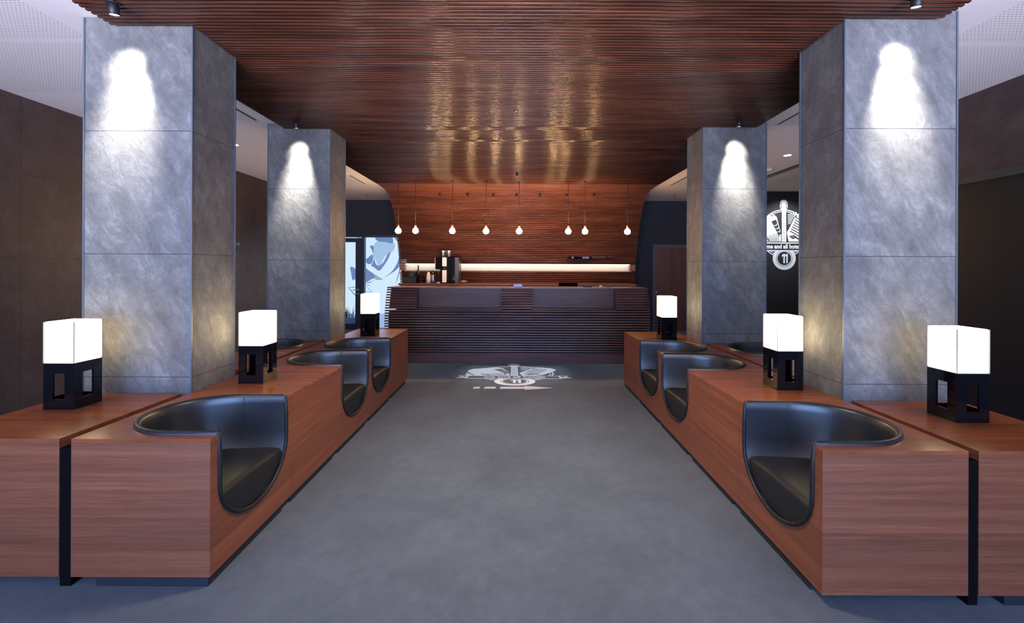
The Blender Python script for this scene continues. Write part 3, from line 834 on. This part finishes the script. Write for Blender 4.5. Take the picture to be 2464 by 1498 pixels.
# ---- black guitar lying flat on brackets against the slatted wall
gt = thing('guitar', 'black guitar mounted flat above the right half of the lit niche', 'guitar', (1.58, 9.74, 1.75))
bodyp = [(-0.48,0.0),(-0.46,0.09),(-0.36,0.135),(-0.25,0.10),(-0.18,0.075),(-0.10,0.095),(-0.02,0.10),(0.02,0.045),(0.02,-0.045),(-0.03,-0.09),(-0.10,-0.08),(-0.18,-0.065),(-0.26,-0.09),(-0.38,-0.125),(-0.46,-0.09)]
MB().prism(smooth_poly(bodyp), 'z', -0.03, 0.018).build('body', M['black_gloss'], gt, bevel=0.005)
nk = MB().box((0.02,-0.022,-0.012),(0.34,0.022,0.012)).build('neck', M['black_matt'], gt)
nk.rotation_euler = (0, math.radians(-3), 0)
hd = MB().prism([(0.34,-0.022),(0.37,-0.038),(0.50,-0.03),(0.51,0.0),(0.50,0.03),(0.37,0.038),(0.34,0.022)], 'z', 0.006, 0.026).build('headstock', M['black_gloss'], gt)
for i in range(6):
    MB().lathe([(0.006,0),(0.006,0.014),(0.0,0.016)], (0.375+0.022*i, -0.036, 0.014), 10).build('tuning_peg', M['steel'], hd)
for x in (-0.22, -0.02, 0.10):
    MB().lathe([(0.014,0),(0.014,0.012),(0.0,0.014)], (x, -0.05 if x<0.05 else -0.018, 0.019), 12).build('knob', M['steel'], gt)
for x in (-0.25, 0.15):
    MB().box((x-0.01, 0.0, -0.045), (x+0.01, 0.17, -0.031)).build('bracket', M['black_matt'], gt)

# ------------------------------------------------------------------ pendant bulbs
def make_pendant():
    root = thing('pendant_bulb', '', 'pendant lamp')
    # origin at the ceiling; bulb centre 0.87 below
    MB().lathe([(0.0,0.0),(0.025,0.0),(0.025,-0.012),(0.004,-0.02)], (0,0,0), 14).build('ceiling_rose', M['black_matt'], root)
    MB().tube([(0,0,-0.015),(0,0,-0.77)], 0.0035, 6).build('cord', M['black_matt'], root)
    MB().lathe([(0.004,-0.765),(0.014,-0.77),(0.019,-0.785),(0.019,-0.825),(0.016,-0.83)], (0,0,0), 14).build('socket', M['brass'], root, label='brass socket')
    MB().lathe([(0.014,-0.830),(0.020,-0.838),(0.040,-0.855),(0.054,-0.885),(0.052,-0.912),(0.034,-0.935),(0.0,-0.944)], (0,0,0), 18, cap=False).build('bulb', M['bulb'], root, label='glowing warm glass bulb')
    return root
pen = make_pendant()
px = [-2.14, -1.83, -1.17, -0.566, 0.03, 0.91, 1.21, 1.97]
plab = ['first glowing pendant bulb from the left above the counter, by the canopy edge',
 'second glowing pendant bulb from the left, closely beside the first',
 'third glowing pendant bulb from the left, hanging above the coffee machine',
 'fourth glowing pendant bulb from the left, right of the coffee machine',
 'glowing pendant bulb hanging over the middle of the counter',
 'left bulb of the close pair of pendants above the guitar',
 'right bulb of the close pair of pendants above the guitar',
 'last glowing pendant bulb on the right, by the right canopy edge']
for x, l in zip(px, plab):
    place(pen, (x, 8.05, ZS-0.002), 0, l, 'bare pendant bulbs above the reception counter')

# small downlights in the canopy curve
def make_mini():
    root = thing('mini_spotlight', '', 'spotlight')
    MB().lathe([(0.0,0.0),(0.020,0.0),(0.020,-0.055),(0.015,-0.060)], (0,0,0), 12).build('barrel', M['black_matt'], root)
    MB().lathe([(0.0135,-0.0602),(0.0,-0.0606)], (0,0,0), 12).build('reflector', M['steel'], root)
    return root
mini = make_mini()
mx_ = [-1.56, -1.005, -0.49, -0.025, 0.45, 0.98, 1.53]
mlab = ['first unlit mini spot from the left in the canopy bend', 'second unlit mini spot from the left in the canopy bend',
 'third unlit mini spot from the left in the canopy bend', 'middle one of the seven unlit mini spots in the canopy bend',
 'third unlit mini spot from the right in the canopy bend', 'second unlit mini spot from the right in the canopy bend', 'last unlit mini spot on the right in the canopy bend']
for x, l in zip(mx_, mlab): place(mini, (x, 8.98, 3.003), 0, l, 'unlit mini spots in the canopy bend')
# sprinklers
def make_sprinkler(L=0.06):
    root = thing('fire_sprinkler', '', 'sprinkler')
    MB().lathe([(0.0,0.0),(0.022,0.0),(0.020,-0.012),(0.007,-0.014),(0.006,-L)], (0,0,0), 14).build('stem', M['steel'], root)
    MB().lathe([(0.0,-L),(0.018,-L-0.001),(0.018,-L-0.004),(0.0,-L-0.006)], (0,0,0), 14).build('deflector', M['steel'], root)
    return root
spk = make_sprinkler()
for loc, l in (((-0.02, 4.45, ZS-0.002), 'sprinkler head in the middle of the slatted canopy'), 
    ((-3.30, 9.85, ZC), 'sprinkler head in the white ceiling above the glass door'), ((3.45, 9.85, ZC), 'sprinkler head in the white ceiling above the timber door')):
    place(spk, loc, 0, l, 'ceiling sprinkler heads')

# ------------------------------------------------------------------ column spotlights
def spot_light(parent, loc, target, energy, size, blend=1.0, col=(1.0,0.95,0.86), rad=0.02):
    ld = bpy.data.lights.new('spot_beam', 'SPOT'); ld.energy = energy; ld.spot_size = math.radians(size); ld.spot_blend = blend
    ld.color = col; ld.shadow_soft_size = rad
    lo = bpy.data.objects.new('spot_beam', ld); COL.objects.link(lo)
    lo.location = loc; lo.parent = parent
    d = Vector(target) - Vector(loc)
    lo.rotation_euler = d.to_track_quat('-Z', 'Y').to_euler()
    return lo
def make_spot():
    root = thing('ceiling_spotlight', '', 'spotlight')
    MB().lathe([(0.0,0.0),(0.036,0.0),(0.036,-0.005),(0.0,-0.006)], (0,0,0), 18).build('mount', M['black_matt'], root)
    h = MB().lathe([(0.0,0.0),(0.027,0.0),(0.029,-0.003),(0.029,-0.056),(0.025,-0.060)], (0,0,0), 20, cap=False).build('head', M['black_matt'], root)
    h.location = (0,0.0,-0.008); h.rotation_euler = (math.radians(10),0,0)
    ln = MB().lathe([(0.025,-0.055),(0.0,-0.056)], (0,0,0), 20).build('lens', M['lens'], h, label='bright lens')
    return root
spt = make_spot()
for key, x, hx_, l in (('ln', -2.386, -2.53, 'black ceiling spotlight lighting the nearest left column'), ('rn', 2.25, 2.37, 'black ceiling spotlight lighting the nearest right column'),
     ('lf', -2.37, -2.47, 'black ceiling spotlight lighting the farther left column'), ('rf', 2.31, 2.40, 'black ceiling spotlight lighting the farther right column')):
    y = COLS[key][1] - 0.28
    o = place(spt, (x, y, ZS-0.002), 0, l, 'black spotlights aimed at the columns')
    Lp = (0, 0.02, -0.085)
    spot_light(o, Lp, (hx_-x, 0.28, -0.085-0.16), 55, 44, 1.0)
    spot_light(o, Lp, (hx_-x, 0.28, -0.085-0.37), 130, 44, 1.0)
    spot_light(o, Lp, (hx_-x, 0.28, -0.085-0.64), 170, 42, 1.0)

o = place(spt, (5.55, 8.35, ZC), 0, 'added black ceiling spotlight out of view, brightening the white emblem on the far wall', 'black spotlights aimed at the columns')
o['group'] = 'added spotlights on the white ceiling'
spot_light(o, (0, 0.02, -0.085), (0.02, 1.05, -0.90), 120, 70, 0.8, (0.9,0.95,1.0))  # fixture and beam added out of view to brighten the wall emblem
o = place(mini, (-0.01, 7.30, ZS-0.002), 0, 'single small canopy fitting with an added beam on the floor emblem, before the pendants', None)
del o['group']
spot_light(o, (0, 0.0, -0.075), (-0.02, -0.72, -3.05), 190, 34, 0.6, (0.9,0.95,1.0), 0.01)  # beam added to the small fitting to brighten the floor emblem
# ------------------------------------------------------------------ white ceiling fittings
def slot_vent(x0, y0, x1, y1, label):
    cx, cy = (x0+x1)/2, (y0+y1)/2
    t = thing('ceiling_vent', label, 'vent', (cx, cy, ZC))
    hx, hy = (x1-x0)/2, (y1-y0)/2
    f = MB()
    f.box((-hx,-hy,-0.004),(hx,-hy+0.02,-0.0005)).box((-hx,hy-0.02,-0.004),(hx,hy,-0.0005)).box((-hx,-hy+0.02,-0.004),(-hx+0.02,hy-0.02,-0.0005)).box((hx-0.02,-hy+0.02,-0.004),(hx,hy-0.02,-0.0005))
    f.build('frame', M['white_plastic'], t)
    MB().box((-hx+0.045,-hy+0.02,-0.004),(hx-0.045,hy-0.02,-0.0005)).build('cover', M['white_plastic'], t)
    for sx in (-1, 1):
        MB().box((sx*(hx-0.0325)-0.0125,-hy+0.02,-0.0042),(sx*(hx-0.0325)+0.0125,hy-0.02,-0.0006)).build('slot', M['black_matt'], t)
slot_vent(-3.50, 3.9, -2.86, 4.98, 'white ceiling vent with black slots left of the canopy between the columns')
slot_vent(2.88, 3.9, 3.50, 5.05, 'white ceiling vent with black slots right of the canopy between the columns')
slot_vent(-3.55, 7.9, -2.93, 8.75, 'far white ceiling vent with black slots near the glass door')
slot_vent(2.95, 7.9, 3.55, 8.75, 'far white ceiling vent with black slots near the timber door')
tr = thing('ceiling_track', 'long dark double track in the white ceiling before the emblem wall', 'track', (4.38, 7.3, ZC))
MB().box((-0.045,-2.0,-0.02),(-0.015,2.0,-0.0005)).build('rail', M['black_matt'], tr)
MB().box((0.015,-2.0,-0.02),(0.045,2.0,-0.0005)).build('rail', M['black_matt'], tr)
MB().box((-0.015,-2.0,-0.012),(0.015,2.0,-0.0005)).build('web', M['white_plastic'], tr)
def make_down():
    root = thing('recessed_downlight', '', 'downlight')
    MB().lathe([(0.050,0.0),(0.062,0.0),(0.062,-0.006),(0.050,-0.008)], (0,0,0), 24, cap=False).build('trim_ring', M['white_plastic'], root)
    MB().lathe([(0.0,-0.003),(0.050,-0.003)], (0,0,0), 24).build('lens', M['lens'], root)
    return root
dn = make_down()
for x, y, l in ((-3.76, 5.95, 'recessed white downlight in the ceiling between the left columns'), (3.84, 6.39, 'recessed white downlight in the ceiling between the right columns')):
    o = place(dn, (x, y, ZC-0.0005), 0, l, 'recessed round downlights')
    spot_light(o, (0,0,-0.02), (0,0,-2), 150, 120, 0.8, (1.0,0.93,0.85))
t = thing('smoke_detector', 'small white detector with dark grille before the emblem wall', 'detector', (4.06, 7.25, ZC-0.0005))
MB().lathe([(0.0,0.0),(0.055,0.0),(0.052,-0.025),(0.030,-0.040),(0.0,-0.042)], (0,0,0), 22).build('housing', M['white_plastic'], t)
MB().lathe([(0.056,-0.010),(0.056,-0.016)], (0,0,0), 22).build('grille', M['black_matt'], t)
t = thing('wall_speaker', 'small grey box with a tiny white light on the brown wall', 'sensor', (XL+0.001, 7.55, 1.90))
MB().box((0,-0.06,-0.055),(0.045,0.06,0.055)).build('housing', M['grey_plastic'], t, bevel=0.006)
MB().lathe([(0.028,0.0455),(0.012,0.047),(0.0,0.046)], (0,0.015,0), 16, 'x').build('cone', M['steel'], t)

# ------------------------------------------------------------------ emblem (wall paint, and floor projection painted white)
def text_mesh(txt, size, sx, name, mat, parent, cx, cy, layer, plane, S, bold=0.012):
    cu = bpy.data.curves.new(name, 'FONT'); cu.body = txt; cu.size = size; cu.align_x = 'CENTER'; cu.align_y = 'CENTER'
    cu.offset = bold; cu.extrude = 0.0; cu.resolution_u = 4
    tmp = bpy.data.objects.new(name, cu); COL.objects.link(tmp)
    dg = bpy.context.evaluated_depsgraph_get(); me = bpy.data.meshes.new_from_object(tmp.evaluated_get(dg))
    bpy.data.objects.remove(tmp)
    for v in me.vertices:
        v.co = Vector(plane((v.co.x*sx + cx), (v.co.y + cy), layer))
    me.materials.clear(); me.materials.append(mat)
    o = bpy.data.objects.new(name, me); COL.objects.link(o); o.parent = parent
    return o
def emblem(root, plane, dark):
    W = M['emblem_white']
    def P(name, polys, mat, layer, label=None):
        mb = MB()
        for poly in polys:
            n = len(mb.v); k = len(poly)
            mb.v += [plane(p[0], p[1], layer) for p in poly] + [plane(p[0], p[1], layer-0.6) for p in poly]
            mb.f.append(tuple(range(n, n+k))); mb.sm.append(False)
            for i in range(k):
                j = (i+1) % k
                mb.f.append((n+i, n+j, n+k+j, n+k+i)); mb.sm.append(False)
        return mb.build(name, mat, root, recalc=False)
    def circ(cx, cy, r, n=48): return [(cx+r*math.cos(2*PI*i/n), cy+r*math.sin(2*PI*i/n)) for i in range(n)]
    def ann(cx, cy, ro, ri, n=64):
        out = []
        for i in range(n):
            a, c = 2*PI*i/n, 2*PI*(i+1)/n
            out.append([(cx+ro*math.cos(a), cy+ro*math.sin(a)), (cx+ro*math.cos(c), cy+ro*math.sin(c)), (cx+ri*math.cos(c), cy+ri*math.sin(c)), (cx+ri*math.cos(a), cy+ri*math.sin(a))])
        return out
    def q(pts): return [((x-405)/365.0, (750-y)/365.0) for x, y in pts]
    P('ring', ann(0,0,1.0,0.962) + ann(0,0,0.925,0.90), W, 1)
    # short hatch of rays right of the neck
    rays = []
    for i in range(7):
        y0 = 430 + i*24
        rays.append(q([(468,y0+30),(600-i*6,y0-8),(604-i*6,y0+2),(470,y0+38)]))
    P('rays', rays, W, 1)
    # accordion on the left
    P('accordion', [q([(-20,600),(20,540),(215,470),(265,470),(300,500),(372,780),(380,872),(-30,872)]), q([(225,440),(245,455),(235,500),(215,470)])], W, 2)
    blk = [q([(218,566),(290,540),(366,756),(340,800)])]
    for i in range(9):
        x0 = 150 + i*22; blk.append(q([(x0,868),(x0+9,868),(x0-40+i*4,800-i*8),(x0-46+i*4,803-i*8)]))
    blk.append(q([(112,770),(205,868),(190,868),(112,790)]))
    blk.append(q([(-20,700),(60,868),(45,868),(-24,740)]))
    P('accordion_detail', blk, dark, 3)
    arcs = []
    for i in range(4):
        cx, cy = 262+i*26, 612+i*48
        arcs.append(q([(cx-6,cy+10),(cx+22,cy+14),(cx+38,cy-10),(cx+46,cy-8),(cx+30,cy+24),(cx-2,cy+20)]))
    P('accordion_keys', arcs, W, 4)
    # microphone on the right
    P('microphone', [q([(452,735),(590,455),(640,445),(760,500),(800,560),(795,620),(690,800),(640,872),(480,872)])], W, 2)
    blk = []
    for i in range(7):
        x0, y0 = 500+i*15, 720-i*34
        blk.append(q([(x0,y0),(x0+130,y0+72),(x0+134,y0+58),(x0+6,y0-14)]))
    blk.append(q([(462,700),(560,500),(572,506),(474,706)]))
    for i in range(3): blk.append(q([(490+i*18,790+i*14),(560+i*20,770+i*16),(640+i*10,830+i*12),(636+i*10,842+i*12),(556+i*20,786+i*16),(496+i*18,806+i*14)]))
    blk.append(q([(570,505),(596,462),(608,486),(580,515)]))
    P('microphone_grille', blk, dark, 3)
    dots = [circ((480+i*13-405)/365.0, (750-(690-i*26))/365.0, 0.012, 8) for i in range(7)]
    P('microphone_studs', dots, W, 4)
    # guitar neck and head
    P('guitar_neck', [q([(376,875),(376,395),(438,395),(446,875)])], W, 5)
    P('guitar_head', [q([(378,398),(350,368),(344,330),(350,285),(366,252),(388,240),(420,240),(444,252),(460,285),(464,330),(458,368),(436,398)])], W, 5)
    fr = [q([(380,412+i*30),(436,412+i*30),(436,417+i*30),(380,417+i*30)]) for i in range(15)]
    for i in range(3):
        for x0 in (355, 436): fr.append(q([(x0,288+i*30),(x0+16,288+i*30),(x0+16,304+i*30),(x0,304+i*30)]))
    P('fret_lines', fr, dark, 6)
    P('neck_outline', [q([(366,875),(370,420),(375,420),(375,875)]), q([(447,875),(440,420),(445,420),(456,875)])], dark, 6)
    # tyre-like roundel below
    P('roundel', [circ(0.027, -1.03, 0.478)], W, 5)
    P('roundel_line', ann(0.027, -1.03, 0.335, 0.318) , dark, 6)
    P('roundel_field', [circ(0.027, -1.03, 0.28)], dark, 6)
    ones = []
    for ox in (-0.085, 0.035):
        ones += [[(ox+0.045+0.027,-1.03-0.20),(ox+0.045+0.027,-1.03+0.095),(ox+0.027-0.02,-1.03+0.065),(ox+0.027-0.02,-1.03+0.13),(ox+0.027+0.055,-1.03+0.19),(ox+0.027+0.11,-1.03+0.19),(ox+0.027+0.11,-1.03-0.20)]]
    P('number', ones, W, 7.5)
    # banner
    P('banner', [[(-1.12,-0.37),(1.12,-0.37),(1.14,-0.74),(-1.16,-0.74)]], W, 7)
    P('banner_tail', [[(-1.10,-0.33),(-1.36,-0.33),(-1.28,-0.45),(-1.42,-0.66),(-1.15,-0.66)], [(1.10,-0.33),(1.36,-0.33),(1.28,-0.45),(1.42,-0.66),(1.13,-0.66)]], W, 5)
    P('tail_detail', [[(-1.14,-0.40),(-1.28,-0.38),(-1.22,-0.46),(-1.16,-0.50)], [(1.13,-0.40),(1.28,-0.38),(1.22,-0.46),(1.15,-0.50)]], dark, 6)
    P('banner_field', [[(-1.08,-0.415),(1.08,-0.415),(1.10,-0.685),(-1.12,-0.685)]], dark, 8)
    text_mesh('me and all hotels', 0.245, 0.88, 'lettering', W, root, 0.02, -0.545, 9.5, plane, 1, 0.010)
we = thing('wall_emblem_print', 'white round music emblem with banner on the black far wall', 'emblem', (5.57, 9.4, 2.26))
rs = 0.505
emblem(we, lambda x, y, l: (x*rs, -0.0012*l - 0.001, y*rs), M['wall_logo'])
fe = thing('painted_emblem_projection', 'projected round music emblem with banner, painted white on the carpet before the counter', 'emblem', (-0.045, 6.47, 0))  # light projected on the carpet, painted as white shapes
emblem(fe, lambda x, y, l: (x*0.575, y*0.46, 0.0006*l + 0.002), M['carpet'])
fa_ = thing('painted_arrow_projection', 'projected dashed arrow painted white on the carpet, pointing right below the emblem', 'arrow', (0, 5.68, 0))  # part of the same projected light, painted white
def XA(p): return (p-1245)*5.68/1080.0
for a, c, lo_ in ((1140,1155,1), (1166,1193,1)):
    MB().prism([(XA(a-1),-0.045),(XA(c),-0.045),(XA(c+2),0.045),(XA(a+2),0.045)], 'z', 0.002, 0.004).build('dash', M['emblem_white'], fa_)
MB().prism([(XA(1203),-0.045),(XA(1264),-0.045),(XA(1263),-0.09),(XA(1331),0.0),(XA(1263),0.09),(XA(1264),0.045),(XA(1206),0.045)], 'z', 0.002, 0.004).build('arrow_head', M['emblem_white'], fa_)

# ------------------------------------------------------------------ lights
def area(name, loc, target, sx, sy, energy, col, spread=180):
    ld = bpy.data.lights.new(name, 'AREA'); ld.shape = 'RECTANGLE'; ld.size = sx; ld.size_y = sy
    ld.energy = energy; ld.color = col; ld.spread = math.radians(spread)
    lo = bpy.data.objects.new(name, ld); COL.objects.link(lo); lo.location = loc
    lo.rotation_euler = (Vector(target)-Vector(loc)).to_track_quat('-Z', 'Y').to_euler()
    return lo
area('street_daylight', (-0.3, YF-0.35, 1.5), (-0.3, 3, 1.3), 8.6, 2.7, 840, (0.34, 0.52, 1.0))
ld = bpy.data.lights.new('aisle_fill', 'SPOT'); ld.energy = 400; ld.spot_size = math.radians(98); ld.spot_blend = 1.0; ld.color = (1.0,0.86,0.72); ld.shadow_soft_size = 0.15  # added light without a fixture, brightens aisle floor and bench sides
lo = bpy.data.objects.new('aisle_fill', ld); COL.objects.link(lo); lo.location = (0, 2.75, 3.0)
lo.rotation_euler = (Vector((0,3.05,0))-Vector((0,2.75,3.0))).to_track_quat('-Z','Y').to_euler()
area('ceiling_fill', (-0.3, YF-1.2, -0.1), (-0.3, -1.0, 3.1), 9.0, 2.0, 1300, (1.0, 0.84, 0.88), 84)  # added unseen area light that brightens the ceiling from below
area('door_daylight', (-3.5, YB+0.25, 1.3), (-3.2, 5, 0.8), 1.6, 2.0, 6, (0.6, 0.78, 1.0))
wd = bpy.data.worlds.new('sky'); SC.world = wd; wd.use_nodes = True
bg = wd.node_tree.nodes['Background']; bg.inputs[0].default_value = (0.55, 0.70, 1.0, 1); bg.inputs[1].default_value = 1.2

# ------------------------------------------------------------------ camera
cd = bpy.data.cameras.new('camera'); cam = bpy.data.objects.new('camera', cd); COL.objects.link(cam)
cam.location = (0, 0, 1.52)
cam.rotation_euler = (math.radians(90), 0, 0)
cam.rotation_mode = 'XYZ'
ROLL = 0.004
cam.rotation_euler = (Matrix.Rotation(math.radians(90), 3, 'X') @ Matrix.Rotation(ROLL, 3, 'Z')).to_euler()
cd.sensor_width = 36; cd.lens = 36*1080/2464
cd.shift_x = (1232-1245)/2464.0
cd.shift_y = (644-749)/2464.0
cd.clip_start = 0.05; cd.clip_end = 100
SC.camera = cam
SC.view_settings.view_transform = 'Standard'; SC.view_settings.look = 'None'
SC.view_settings.exposure = 0.0; SC.view_settings.gamma = 1.0
SC.view_settings.use_curve_mapping = False
SC.cycles.max_bounces = 8; SC.cycles.diffuse_bounces = 4; SC.cycles.glossy_bounces = 4
SC.cycles.sample_clamp_indirect = 4.0
SC.cycles.caustics_reflective = False; SC.cycles.caustics_refractive = False
